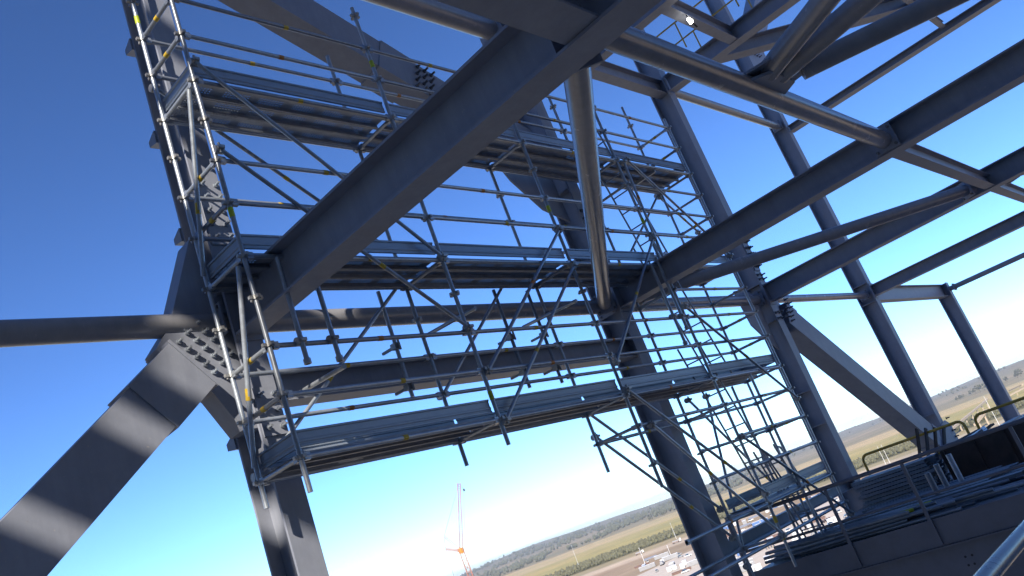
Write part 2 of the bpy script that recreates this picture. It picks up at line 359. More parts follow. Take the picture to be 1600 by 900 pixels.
# fat diagonal braces in the column line: box sections with splice sleeves
def diag(p, q, name='diagonal_brace', wid=0.52, dep=0.44, yc=YC, sleeves=((0.0, 0.12),)):
    p = Vector((p[0], yc, p[1])); q = Vector((q[0], yc, q[1]))
    o = part(MB().bar(p, q, dep, wid, up=(0, 0, 1)), name, 'steel', frame)
    L = (q - p).length
    for a, b2 in sleeves:
        part(MB().bar(p + (q - p) * a, p + (q - p) * b2, dep + 0.03, wid + 0.05), 'splice_sleeve', 'steel', o)
    return o
dF = diag((3.98, 2.67), (-4.6, -4.33), sleeves=((0.0, 0.055),))
dG = diag((4.75, 8.66), (10.3, 6.27), sleeves=((0.585, 0.68),))
dH = diag((17.75, 2.74), (23.3, -1.03), wid=0.55, sleeves=((0.0, 0.06), (0.95, 1.0)))
dK = diag((24.3, 11.2), (33, 18.6), wid=0.8, sleeves=())
bolt_me = shared(MB().tube((0, 0, 0), (0, -0.095, 0), 0.017, 8).tube((0, 0, 0), (0, -0.022, 0), 0.032, 6), 'bolt', 'bolt')
bolt_galv = shared(MB().tube((0, 0, 0), (0, -0.085, 0), 0.014, 8).tube((0, -0.0, 0), (0, -0.025, 0), 0.028, 6), 'bolt', 'galv')
def gusset(pts, y, t=0.03, parent=None):
    return part(MB().plate([(x, y, z) for x, z in pts], t, (0, 1, 0)), 'gusset_plate', 'steel', parent or frame)
# node on the left column: gusset proud of the column with long bolts
gA = gusset([(3.74, 2.90), (4.20, 2.40), (4.40, 2.0), (4.86, 2.0), (4.86, 4.1), (4.36, 4.1), (3.92, 3.12)], YF + 0.16, 0.26)
ax = Vector((0.775, 0, 0.632)); pr = Vector((-0.632, 0, 0.775)); c0 = Vector((4.13, YF + 0.16, 2.80))
for i in range(3):
    for j in range(5):
        p = c0 + ax * (-0.02 + i * 0.14) + pr * (-0.22 + j * 0.11); place(gA, 'bolt', bolt_galv, p)
part(MB().box(3.62, 4.3, YF - 0.005, YF + 0.03, 0, 0.001), 'seam_bead', 'steel', dF) if False else None
endp = MB().bar(Vector((3.98, YC, 2.67)) - pr * 0.31, Vector((3.98, YC, 2.67)) + pr * 0.31, 0.50, 0.03, up=ax)
part(endp, 'end_plate', 'steel', dF)
# flange splice with bolts on the left column (below and above the node)
for z0, z1, rows in ((1.85, 2.35, 3), (3.95, 4.75, 5)):
    sp_ = part(MB().box(XL['A'] + 0.02, XL['A'] + CW - 0.02, YF - 0.025, YF - 0.003, z0, z1), 'splice_plate', 'steel', cols['A'])
    for r in range(rows):
        for i in (0.07, 0.23):
            place(sp_, 'bolt', bolt_galv, (XL['A'] + i, YF - 0.024, z0 + 0.08 + r * (z1 - z0 - 0.16) / max(1, rows - 1)))
# node on the second column where the upper diagonal lands
gB = gusset([(9.6, 6.45), (9.9, 7.0), (11.3, 6.6), (11.37, 4.75), (10.75, 4.95), (10.2, 5.45)], YC - 0.016, 0.032)
for i in range(3):
    for j in range(4):
        d_ = Vector((0.918, 0, -0.397)); e_ = Vector((0.397, 0, 0.918)); p = Vector((8.62, YF + 0.005, 6.985)) + d_ * (i * 0.13) + e_ * (-0.21 + j * 0.14)
        place(dG, 'bolt', bolt_me, p)
for k, zz in (('B', (4.4, 4.55, 4.7, 4.85)),):
    for z in zz:
        for i in (0.07, 0.23): place(cols['B'], 'bolt', bolt_me, (XL['B'] + i, YF - 0.001, z))
# nodes on the third column
gC = gusset([(16.15, 3.38), (16.55, 3.42), (17.0, 3.3), (17.0, 2.0), (16.75, 2.15), (16.25, 2.6)], YC - 0.016, 0.032)
gC2 = gusset([(17.38, 3.2), (17.75, 3.25), (18.15, 2.9), (17.85, 2.4), (17.38, 1.75)], YC - 0.05, 0.032)
spC = part(MB().box(XL['C'] + 0.02, XL['C'] + CW - 0.02, YF - 0.024, YF - 0.003, 3.75, 4.6), 'splice_plate', 'steel', cols['C'])
for z in (3.85, 4.0, 4.15, 4.3, 4.45):
    for i in (0.06, 0.15, 0.24): place(spC, 'bolt', bolt_me, (XL['C'] + i, YF - 0.023, z))
for i in range(5):
    for j in range(2):
        d_ = Vector((0.827, 0, -0.562)); e_ = Vector((0.562, 0, 0.827)); p = Vector((17.72, YF + 0.0, 2.82)) + d_ * (j * 0.16) + e_ * (-0.24 + i * 0.125)
        place(dH, 'bolt', bolt_me, p)
for z in (3.55, 3.65, 2.75, 2.62):
    for i in (0.05, 0.25): place(cols['C'], 'bolt', bolt_me, (XL['C'] + i, YF - 0.001, z))
# node at the foot of the diagonal on the fourth column, and its upper node
gD = gusset([(23.0, -1.49), (24.5, -1.49), (24.5, -0.8), (24.2, -0.65), (23.8, -0.7), (23.0, -1.2)], YF - 0.04, 0.03)
for i in range(5): place(gD, 'bolt', bolt_me, (24.35, YF - 0.041, -1.3 + i * 0.17))
gD2 = gusset([(23.6, 10.2), (24.5, 10.4), (25.2, 11.3), (25.2, 12.3), (24.2, 12.2), (23.6, 11.4)], YF - 0.045, 0.03)
for i in range(3):
    for j in range(3): place(gD2, 'bolt', bolt_me, (24.2 + i * 0.17, YF - 0.046, 11.2 + j * 0.17))

# ------------------------------------------------------------------ scaffold
SX = [4.21, 6.76, 9.21, 11.62, 14.09]; FY, BY = 6.10, 6.80
DK = [5.35, 3.39, 1.44, -0.52]                # tops of the working decks
FLOOR = -1.50
sca = thing('scaffold', (9.2, 6.45, FLOOR), 'galvanised tube scaffold of three long working decks hung beside the grey columns', 'scaffold')
TR = 0.0242
# one modular rosette with four wedge pockets, shared by every joint
rm = MB()
rm.tube((0, 0, -0.02), (0, 0, 0.02), 0.036, 10)
for k in range(4):
    a = math.pi / 2 * k; c, s = math.cos(a), math.sin(a)
    rm.bar((c * 0.03, s * 0.03, 0), (c * 0.068, s * 0.068, 0), 0.034, 0.03)
rosette = shared(rm, 'coupler', 'coupler')
cm = MB().tube((-0.045, 0, 0), (0.045, 0, 0), 0.043, 10).tube((0, -0.03, -0.05), (0, -0.03, 0.06), 0.014, 6).box(-0.03, 0.03, -0.075, -0.04, -0.015, 0.015)
swivel = shared(cm, 'swivel_coupler', 'coupler')
RZ = [6.85, 6.34, 5.87, 5.30, 4.84, 4.37, 3.90, 3.34, 2.91, 2.44, 1.97, 1.39, 0.97, 0.45, -0.02, -0.57, -1.05]
def standard(x, y, z0, z1, bands=()):
    o = part(MB().tube((x, y, z0), (x, y, z1), TR, 12), 'standard', 'galv', sca)
    for z in RZ:
        if z0 + 0.05 < z < z1 - 0.03: place(o, 'coupler', rosette, (x, y, z))
    for z, c in bands: part(MB().tube((x, y, z), (x, y, z + 0.10), TR + 0.003, 12), 'colour_band', c, o)
    return o
standard(SX[0], FY, 1.08, 7.6, ((3.75, 'lime'), (6.9, 'lime')))
standard(SX[0], BY, 1.15, 7.9, ((6.55, 'lime'),))
standard(SX[1], FY, 1.10, 6.98, ((6.05, 'lime'), (1.62, 'lime')))
standard(SX[1], BY, 1.10, 6.75)
standard(SX[2], FY, 0.15, 6.9, ((4.15, 'lime'),))
standard(SX[2], BY, 0.58, 6.85)
standard(SX[3], FY, FLOOR + 0.01, 6.95, ((4.1, 'lime'), (-0.85, 'yellow'), (-1.1, 'yellow')))
standard(SX[3], BY, FLOOR + 0.01, 7.2)
standard(SX[4], FY, FLOOR + 0.01, 6.55)
standard(SX[4], BY, FLOOR + 0.01, 7.3)
standard(12.85, FY, FLOOR + 0.01, 1.36); standard(13.47, BY, FLOOR + 0.01, 1.36)
for x, z0, z1 in ((4.52, 2.21, 3.30), (4.88, 2.21, 3.30), (11.42, 2.21, 3.45), (11.18, 1.97, 3.3)):
    o = part(MB().tube((x, FY - 0.052, z0), (x, FY - 0.052, z1), TR, 12).tube((x, FY - 0.052, z0), (x, FY - 0.052, z0 + 0.05), 0.036, 10), 'drop_standard', 'galv', sca)
    place(o, 'swivel_coupler', swivel, (x, FY - 0.03, 2.44 if z0 > 1 else 0.97))
# hangers tied to the beam behind with beam clamps
for x, z0, z1 in ((6.36, 2.0, 3.32), (8.36, 1.9, 3.32), (9.05, 1.9, 3.3)):
    o = part(MB().tube((x, BY + 0.06, z0), (x, BY + 0.06, z1), TR, 12), 'hanger_tube', 'galv', sca)
    for z in (2.62, 2.12):
        part(MB().bar((x, BY + 0.05, z), (x - 0.03, BY + 0.28, z), 0.03, 0.03).tube((x, BY + 0.0, z - 0.06), (x, BY + 0.0, z + 0.06), 0.016, 6).box(x - 0.05, x + 0.04, BY + 0.02, BY + 0.1, z - 0.035, z + 0.035), 'beam_clamp', 'coupler', o)
bandc = ['orange', 'yellow', 'orange', 'yellow', 'yellow']
cnt = [0]
def ledger(x0, x1, y, z, name='ledger', band=True):
    m_ = MB().tube((x0 + 0.03, y, z), (x1 - 0.03, y, z), TR, 10)
    for xe, s in ((x0, 1), (x1, -1)): m_.box(min(xe + s * 0.03, xe + s * 0.09), max(xe + s * 0.03, xe + s * 0.09), y - 0.02, y + 0.02, z - 0.034, z + 0.034)
    o = part(m_, name, 'galv', sca); cnt[0] += 1
    if band:
        xm = x0 + (x1 - x0) * (0.42 + 0.16 * random.random())
        part(MB().tube((xm, y, z), (xm + 0.06, y, z), TR + 0.003, 10), 'colour_band', bandc[cnt[0] % 5], o)
    return o
for k, dz in enumerate(DK):
    for i in range(4):
        if k == 3 and i < 3: continue
        for y in (FY, BY):
            ledger(SX[i], SX[i + 1], y, dz - 0.05, 'deck_ledger', y == FY and i % 2 == 0)
            for up in (0.52, 0.99):
                if k == 0 and y == BY and up < 0.9 and i == 2: continue
                ledger(SX[i], SX[i + 1], y, dz + up, 'guard_rail')
for y in (FY, BY):
    ledger(SX[3], SX[4], y, 4.84, 'ledger'); ledger(SX[3], SX[4], y, 2.91, 'ledger')
    ledger(SX[2], SX[3], y, 0.97, 'ledger'); ledger(SX[3], SX[4], y, 0.97, 'ledger')
    ledger(SX[2], SX[3], y, -1.05, 'ledger', False); ledger(SX[3], SX[4], y, -1.05, 'ledger', False)
ledger(SX[2], SX[3], FY, -0.57, 'ledger'); 
# transoms across the width: at decks (box section), end guard rails
def transom(x, z, r=0.022, name='transom'):
    o = part(MB().tube((x, FY + 0.03, z), (x, BY - 0.03, z), r, 10).box(x - 0.02, x + 0.02, FY + 0.03, FY + 0.09, z - 0.03, z + 0.03).box(x - 0.02, x + 0.02, BY - 0.09, BY - 0.03, z - 0.03, z + 0.03), name, 'galv', sca); return o
for k, dz in enumerate(DK):
    for i, x in enumerate(SX):
        if k == 3 and i < 3: continue
        transom(x, dz - 0.05)
        if i in (0, 4):
            for up in (0.52, 0.99):
                o = transom(x, dz + up, TR, 'end_guard_rail'); part(MB().tube((x, 6.40, dz + up), (x, 6.46, dz + up), TR + 0.003, 10), 'colour_band', 'yellow', o)
    for i in range(4):
        if not (k == 0 and i == 3): continue
        xm = (SX[i] + SX[i + 1]) / 2
        part(MB().box(xm - 0.025, xm + 0.025, FY + 0.03, BY - 0.03, dz - 0.115, dz - 0.065), 'mid_transom', 'galv', sca)
for z in (0.97, -1.05, 2.91, 4.84):
    for x in SX[2:]:
        if z > 2 and x < 11: continue
        transom(x, z)
# toe boards: pressed sheet with rolled edges
def toe(x0, x1, y, z, along='x'):
    prof = [(-0.012, 0.0), (0.012, 0.0), (0.012, 0.018), (0.004, 0.024), (0.004, 0.034), (0.012, 0.042), (0.012, 0.058), (0.004, 0.066), (0.004, 0.125), (0.016, 0.132), (0.016, 0.15), (-0.012, 0.15), (-0.012, 0.132), (-0.004, 0.125), (-0.004, 0.024), (-0.012, 0.018)]
    if along == 'x': m_ = MB().sweep((x0 + 0.035, y, z), (x1 - 0.035, y, z), prof, (0, -1, 0), (0, 0, 1))
    else: m_ = MB().sweep((x0, y + 0.03, z), (x0, x1 - 0.03, z), prof, (-1, 0, 0), (0, 0, 1))
    return part(m_, 'toe_board', 'toe', sca)
for k, dz in enumerate(DK):
    for i in range(4):
        if k == 3 and i < 3: continue
        toe(SX[i], SX[i + 1], FY + 0.042, dz + 0.05); toe(SX[i], SX[i + 1], BY - 0.042, dz + 0.05)
    if k < 3: toe(SX[0] + 0.042, BY, FY, dz + 0.05, 'y')
    toe(SX[4] - 0.042, BY, FY, dz + 0.05, 'y') if k in (0, 2) else None
# steel planks: perforated sheet folded down at both edges, three to a bay
def plank_mesh(L):
    m_ = MB(); a = 0.104
    m_.sweep((0, 0, 0), (L, 0, 0), [(-a, 0), (a, 0), (a, -0.052), (a - 0.018, -0.052), (a - 0.018, -0.048), (a - 0.004, -0.048), (a - 0.004, -0.003), (-a + 0.004, -0.003), (-a + 0.004, -0.048), (-a + 0.018, -0.048), (-a + 0.018, -0.052), (-a, -0.052)], (0, 1, 0), (0, 0, 1))
    return m_
pm = {}
for k, dz in enumerate(DK):
    for i in range(4):
        if k == 3 and i < 3: continue
        L = SX[i + 1] - SX[i] - 0.07
        if i not in pm: pm[i] = shared(plank_mesh(L), 'plank', 'plank')
        for j in range(3):
            if i == 3 and k < 3 and j > 0 and k != 0: pass
            place(sca, 'plank', pm[i], (SX[i] + 0.035, FY + 0.135 + j * 0.215, dz))
# diagonal braces: front and back faces
def brace(p, q, y, c='orange'):
    d = (Vector((q[0], y, q[1])) - Vector((p[0], y, p[1]))); P = Vector((p[0], y, p[1]))
    o = part(MB().tube(P, P + d, TR * 0.92, 10), 'diagonal_brace', 'galv', sca)
    t = 0.4 + 0.3 * random.random(); part(MB().tube(P + d * t, P + d * t + d.normalized() * 0.07, TR, 10), 'colour_band', c, o)
    for e in (P, P + d): place(o, 'swivel_coupler', swivel, (e.x, y + 0.02, e.z))
    return o
YFo, YBo = FY - 0.05, BY + 0.05
for p, q in [((4.24, 5.51), (6.73, 3.36)), ((4.24, 4.48), (6.74, 2.47)), ((9.18, 3.84), (6.80, 1.94)), ((9.18, 3.28), (6.80, 1.36)), ((11.6, 3.80), (9.24, 1.84)),
             ((9.24, 1.46), (11.6, -0.42)), ((9.48, 0.94), (11.55, -1.02)), ((11.65, 2.60), (14.06, 0.78)), ((11.65, 0.44), (14.06, -1.25)), ((11.9, 5.31), (14.06, 3.55)), ((11.65, 3.36), (11.75, 5.25))]:
    brace(p, q, YFo, random.choice(['orange', 'yellow']))
for p, q in [((4.24, 5.76), (6.73, 3.90)), ((4.24, 1.46), (6.73, 3.42)), ((6.80, 1.96), (8.6, 3.40)), ((9.24, 1.50), (11.6, -0.42)), ((9.3, 1.08), (11.6, -0.86)), ((12.05, 3.90), (14.02, 5.28)), ((14.05, 5.25), (15.0, 4.52)), ((12.0, 1.30), (13.95, -0.9)), ((11.66, -1.3), (12.6, 1.3))]:
    brace(p, q, YBo, random.choice(['orange', 'yellow']))
# end-frame diagonals at the open left end
for zt, zb in ((5.22, 3.46), (3.26, 1.52)):
    o = part(MB().tube((SX[0] - 0.05, FY + 0.05, zt), (SX[0] - 0.05, BY - 0.05, zb), TR, 10), 'diagonal_brace', 'galv', sca)
    part(MB().tube((SX[0] - 0.05, FY + 0.42, zt - (zt - zb) * 0.61), (SX[0] - 0.05, FY + 0.455, zt - (zt - zb) * 0.67), TR + 0.003, 10), 'colour_band', 'yellow', o)
# horizontal ties from the frame to the standards
for x, z in ((6.95, 2.7), (8.9, 2.75), (4.9, 2.15)):
    part(MB().tube((x, FY - 0.06, z), (x + 0.15, BY + 0.35, z + 0.12), TR, 10), 'tie_tube', 'galv', sca)
# ladders between the decks in the last bay
def ladder(zb, zt, xb, xt):
    o = part(MB(), 'ladder', 'galv', sca) if False else None
    m_ = MB().tube((xb, 6.26, zb), (xt, 6.26, zt), 0.017, 8).tube((xb, 6.64, zb), (xt, 6.64, zt), 0.017, 8)
    o = part(m_, 'ladder', 'galv', sca); nr = int((zt - zb) / 0.28)
    for i in range(1, nr):
        t = i / nr; x = xb + (xt - xb) * t; z = zb + (zt - zb) * t
        part(MB().tube((x, 6.26, z), (x, 6.64, z), 0.012, 6), 'rung', 'galv', o)
ladder(3.40, 6.1, 12.32, 11.72); ladder(1.46, 3.95, 12.6, 11.95); ladder(-0.50, 2.1, 12.6, 11.95); ladder(FLOOR + 0.01, 0.2, 13.4, 12.9)

for y in (6.30, 6.60):           # curved hand loops at the head of the lowest ladder
    pts = [(13.42, y, FLOOR + 0.3), (13.15, y, -0.45), (13.02, y, -0.02)]
    for i in range(1, 9):
        a = math.pi * i / 9; pts.append((13.12 - 0.10 * math.cos(a), y, -0.02 + 0.16 * math.sin(a)))
    pts += [(13.24, y, -0.06), (13.5, y, -0.7)]
    part(MB().path(pts, 0.017, 8), 'hand_loop', 'galv', sca)

# ------------------------------------------------------------------ steel platform with handrails
plat = thing('steel_platform', (16, 2, FLOOR - 0.4), 'dark steel floor platform with plate girder edge and tube handrail under the scaffold', 'platform')
PX = 12.32
for i in range(8):                                   # floor plates
    x0 = PX + 0.04 + i * 2.4
    for j in range(4):
        y1 = 7.18 - j * 2.6
        part(MB().box(x0 + 0.006, x0 + 2.394, y1 - 2.594, y1 - 0.006, FLOOR - 0.012, FLOOR), 'floor_plate', 'deckplate', plat)
for i in range(10):
    x0 = PX + 0.6 + i * 2.0
    part(MB().ibeam((x0, -3.2, FLOOR - 0.20), (x0, 7.15, FLOOR - 0.20), 0.12, 0.37, 0.012, 0.01), 'joist', 'steel', plat)
kick = part(MB().box(PX, PX + 0.025, -3.2, 7.2, FLOOR - 0.34, FLOOR + 0.015), 'edge_plate', 'primer', plat)
gird = part(MB().ibeam((PX + 0.05, -3.2, FLOOR - 0.795), (PX + 0.05, 6.98, FLOOR - 0.795), 0.16, 0.90, 0.018, 0.012), 'edge_girder', 'primer', plat)
hole_me = shared(MB().tube((0, 0, 0), (-0.004, 0, 0), 0.016, 10), 'bolt_hole', 'black')
for y in (5.42, 4.05, 2.9):
    for dy, dz in ((0, 0), (0.09, 0.0), (0.02, -0.11), (0.10, -0.11)): place(gird, 'bolt_hole', hole_me, (PX + 0.043, y + dy, FLOOR - 0.55 + dz))
RT, RM = -0.655, -1.17
hr = part(MB().tube((PX + 0.03, -3.0, RT), (PX + 0.03, 7.3, RT), 0.03, 12), 'top_rail', 'primer', plat)
part(MB().tube((PX + 0.03, -3.0, RM), (PX + 0.03, 7.3, RM), 0.021, 10), 'mid_rail', 'primer', plat)
for y in (7.25, 5.52, 4.33, 2.86, 1.4, 0.0, -1.5):
    part(MB().box(PX - 0.028, PX - 0.003, y - 0.024, y + 0.024, FLOOR - 0.32, RT - 0.02), 'rail_post', 'primer', plat)
# yellow closed handrail hoops further in
YX = 17.8
def hoop(y0, y1, label):
    o = thing('yellow_handrail', (YX, (y0 + y1) / 2, FLOOR), label, 'handrail', 'yellow handrail hoops on the platform')
    r = 0.12; zt = -0.585; pts = [(YX, y0, FLOOR), (YX, y0, zt - r)]
    for i in range(1, 7):
        a = math.pi / 2 * i / 6; pts.append((YX, y0 - r * (1 - math.cos(a)), zt - r + r * math.sin(a)))
    for i in range(0, 7):
        a = math.pi / 2 * i / 6; pts.append((YX, y1 + r * (1 - math.sin(a)), zt - r + r * math.cos(a)))
    pts.append((YX, y1, FLOOR))
    part(MB().path(pts, 0.028, 12), 'hoop_rail', 'rail_yellow', o)
    part(MB().tube((YX, y0, -1.02), (YX, y1, -1.02), 0.022, 10), 'mid_rail', 'rail_yellow', o)
    return o
hoop(6.95, 4.84, 'long yellow handrail hoop running past the foot of the diagonal brace')
hoop(4.63, 2.6, 'yellow handrail hoop in front of the short end column')
# rail beside the photographer
nr_ = thing('grey_handrail', (6.4, 0.77, FLOOR), 'bare grey handrail tube running close along the walkway edge', 'handrail')
part(MB().tube((1.9, 0.77, -0.452), (11.5, 0.77, -0.452), 0.024, 16), 'top_rail', 'tube', nr_)
part(MB().tube((1.9, 0.77, -1.0), (11.5, 0.77, -1.0), 0.020, 12), 'mid_rail', 'tube', nr_)
for x in (6.1, 8.0, 9.9, 11.4): part(MB().tube((x, 0.77, FLOOR), (x, 0.77, -0.452), 0.022, 12), 'rail_post', 'tube', nr_)
wk = thing('walkway', (2, -5, FLOOR - 0.3), 'steel walkway floor that the bare grey handrail stands on', 'walkway')
for i in range(7):
    for j in range(2): part(MB().box(-1.5 + i * 1.96, -1.5 + i * 1.96 + 1.954, -4.84 + j * 2.78, -4.84 + j * 2.78 + 2.774, FLOOR - 0.03, FLOOR - 0.005), 'floor_plate', 'deckplate', wk)
for y in (-4.5, -2.2, 0.1): part(MB().ibeam((-1.5, y, FLOOR - 0.14), (12.2, y, FLOOR - 0.14), 0.1, 0.2, 0.01, 0.008), 'joist', 'steel', wk)

# loose material on the platform
M['old_plank'] = mat('weathered_plank_steel', (0.20, 0.24, 0.29), 0.55, 0.3, 0.2, 6, 0, 0.4, (0.10, 0.11, 0.12))
M['old_tube'] = mat('weathered_tube_steel', (0.22, 0.26, 0.31), 0.45, 0.4, 0.2, 10, 0, 0.4, (0.10, 0.11, 0.12))
st = shared(plank_mesh(1.35), 'spare_plank', 'old_plank')
for k in range(10):
    for j in range(3):
        o = link('spare_plank', st, None, (15.3 + j * 0.23 + random.uniform(-.015, .015), 4.92 + random.uniform(-.06, .06), FLOOR + EYE + 0.058 + k * 0.062)); o.rotation_euler = (random.uniform(-.004, .004), 0, math.pi / 2 + random.uniform(-.02, .02))
        tag(o, 'spare steel plank lying in the tall stack on the platform', 'plank', 'planks stacked on the platform')
lp = shared(plank_mesh(2.3), 'loose_plank', 'old_plank')
random.seed(21)
for i in range(18):
    o = link('loose_plank', lp, None, (13.35 + (i % 6) * 0.31 + random.uniform(-.05, .05), 3.0 + random.uniform(-.2, .5) + (i // 6) * 0.2, FLOOR + EYE + 0.056 + (i // 6) * 0.06)); o.rotation_euler = (0, 0, math.pi / 2 + random.uniform(-.06, .06))
    tag(o, 'loose steel plank left lying flat between the tubes and the plank stack', 'plank', 'loose planks on the platform')
random.seed(3)
for i in range(44):
    x = 12.50 + (i % 13) * 0.085 + random.uniform(-.03, .03); y0 = 3.3 + random.uniform(-0.3, 1.4); L = random.choice([1.8, 2.4, 3.0]); a = random.uniform(-.12, .12); z = FLOOR + 0.026 + (i // 13) * 0.050
    y1 = min(y0 + L, 7.0)
    o = thing('loose_tube', (x, y0, FLOOR), 'spare galvanised scaffold tube in the heap along the platform edge', 'tube', 'loose tubes on the platform')
    part(MB().tube((x, y0, z), (x + a, y1, z + random.uniform(0, .03)), 0.024, 10), 'tube', 'galv' if i % 3 == 0 else 'old_tube', o)
    if i in (40, 43):
        part(MB().tube((x, y0, z), (x + a * 0.08, y0 + 0.22, z), 0.0262, 10), 'lime_end', 'lime', o); o['label'] = 'spare scaffold tube with a lime painted end on the platform'; o['group'] = 'lime ended tubes on the platform'
for i, (x, y) in enumerate(((13.6, 4.5), (14.02, 4.46), (14.5, 4.37))):
    single(MB().tube((x, y, FLOOR + 0.001), (x, y, FLOOR + 0.012), 0.085, 14).tube((x, y, FLOOR + 0.012), (x, y, -0.99 + i * 0.05), 0.045, 14), 'pipe_stub', 'galv', 'short upright pipe stub standing on the platform before the brown box', 'pipe', 'upright pipe stubs on the platform')
bx = thing('brown_box', (16.4, 4.2, FLOOR), 'dark brown rusty steel bin on the platform behind the pipe stubs', 'bin')
part(MB().box(15.95, 16.0, 3.3, 4.9, FLOOR, -0.87), 'side_panel', 'brown', bx); part(MB().box(16.9, 16.95, 3.3, 4.9, FLOOR, -0.87), 'side_panel', 'brown', bx)
part(MB().box(16.0, 16.9, 3.3, 3.35, FLOOR, -0.87), 'end_panel', 'brown', bx); part(MB().box(16.0, 16.9, 4.85, 4.9, FLOOR, -0.87), 'end_panel', 'brown', bx); part(MB().box(16.0, 16.9, 3.35, 4.85, FLOOR + 0.02, FLOOR + 0.05), 'floor_panel', 'brown', bx)
for y in (3.32, 3.85, 4.35, 4.88): part(MB().box(15.91, 15.948, y - 0.03, y + 0.03, FLOOR, -0.89), 'rib', 'brown', bx)
for i in range(9):
    y = 3.5 + i * 0.15; z = -0.62 + random.uniform(0, 0.06)
    single(MB().bar((15.9 + random.uniform(0, .2), y, -0.845), (17.0, y + random.uniform(-.3, .3), -0.84 + random.uniform(0, .05)), 0.07, 0.035), 'offcut', random.choice(['galv', 'brown', 'dark', 'toe']), 'scrap metal offcut lying across the top of the brown bin', 'offcut', 'offcuts on the brown bin')
for i in range(4):
    o = single(MB().bar((17.3 + i * 0.09, 5.9 - i * 0.12, -1.49), (17.7 + i * 0.1, 5.65 - i * 0.13, -0.45 - 0.05 * i), 0.10, 0.03, up=(0, 1, 0)), 'leaning_bar', random.choice(['brown', 'dark']), 'dark flat bar leaning against the yellow handrail hoop', 'bar', 'bars leaning on the handrail')
# ladder-like frame lying at the platform's outer corner
fr_ = thing('ladder_section', (13.3, 6.5, FLOOR), 'spare galvanised ladder section lying flat on the outer platform corner', 'ladder')
for y in (6.2, 6.95): part(MB().tube((12.7, y, FLOOR + 0.06), (15.2, y - 0.05, FLOOR + 0.06), 0.024, 10), 'stile', 'galv', fr_)
for i in range(6): part(MB().tube((12.9 + i * 0.42, 6.2, FLOOR + 0.06), (12.9 + i * 0.42, 6.93, FLOOR + 0.06), 0.015, 8), 'rung', 'galv', fr_)

# ------------------------------------------------------------------ upper walkway rail and work lamp at level two
ur = thing('upper_handrail', (17.0, 4.5, ZT2), 'thin rusty handrail above the upper floor beams', 'handrail')
for x in (16.63, 17.47):
    part(MB().tube((x, 1.5, 9.5), (x, 6.9, 9.5), 0.02, 8), 'top_rail', 'rail_yellow', ur)
    for y in (6.0, 4.6, 3.2, 1.8): part(MB().tube((x, y, ZT2), (x, y, 9.5), 0.018, 8), 'rail_post', 'rail_yellow', ur)
lamp = thing('work_lamp', (14.8, 5.02, 8.15), 'small lit white work lamp clipped under the upper cross beam', 'lamp')
part(MB().tube((14.79, 5.06, 8.42), (14.79, 5.06, 8.33), 0.012, 8).tube((14.82, 5.02, 8.20), (14.88, 5.0, 8.10), 0.02, 8), 'bracket', 'black', lamp)
part(MB().tube((14.79, 5.06, 8.33), (14.80, 5.03, 8.22), 0.03, 14, 0.045), 'lamp_glass', 'lampglass', lamp)

# ------------------------------------------------------------------ unseen blocks (outside the picture), added to keep the frame in shade
bh = thing('shade_block', (-19, -32, -EYE), 'unseen tall grey block added to shade the open steel building', 'shade blocker')
part(MB().box(-30, -8, -55, -15, -EYE, 44), 'wall', 'cladding', bh)
part(MB().box(-30.4, -7.6, -55.4, -14.7, 44.0, 44.5), 'roof', 'cladding', bh)
part(MB().box(-8.3, -8, -14.99, -0.80, -EYE, 44), 'sun_screen', 'cladding', bh)
th = thing('skylight_block', (-1, -22, -EYE), 'unseen grey block added behind the walkway to cut skylight', 'shade blocker')  # unseen block added behind the camera to cut skylight on the near steel
part(MB().box(-7.9, 16, -34, -11, -EYE, 40), 'wall', 'cladding', th)
part(MB().box(-7.9, 16.4, -34.4, -10.7, 40.0, 40.5), 'roof', 'cladding', th)
def sheets(y0, y1, gaps, z0, z1, x=-8.0):
    z = z0
    for a, b2 in list(gaps) + [(z1, z1)]:
        if a > z: part(MB().box(x - 0.08, x, y0, y1, z, a), 'light_mask_sheet', 'cladding', bh)
        z = b2
bk = thing('sun_slit_screen', (-12, 8, -EYE), 'unseen slatted grey screen added to cast sun bands on the left steel', 'shade blocker')  # unseen screen, shaped to let only bands of sun through
bh = bk
def slits(y0, y1, gaps): sheets(y0, y1, gaps, -EYE, 27, -12.0)  # gaps placed to throw sun bands on the left brace and column
slits(-14.0, -1.95, [(13.0, 13.8), (14.5, 15.5), (16.8, 17.95), (18.25, 19.25), (19.75, 21.4)])
slits(-1.94, -1.60, [(12.45, 12.8), (13.75, 14.15), (14.6, 15.6)])
slits(-1.59, -1.25, [(12.45, 12.8), (13.75, 14.15)])
slits(-1.24, -0.60, [(12.45, 12.8)])
for j in range(5):  # closed sheets added to hold back sky light from the left
    for i in range(10): part(MB().box(-12.08, -12, -0.59 + j * 6, -0.6 + j * 6 + 5.99, -EYE + i * 6, -EYE + i * 6 + 5.98), 'light_mask_sheet', 'cladding', bk)

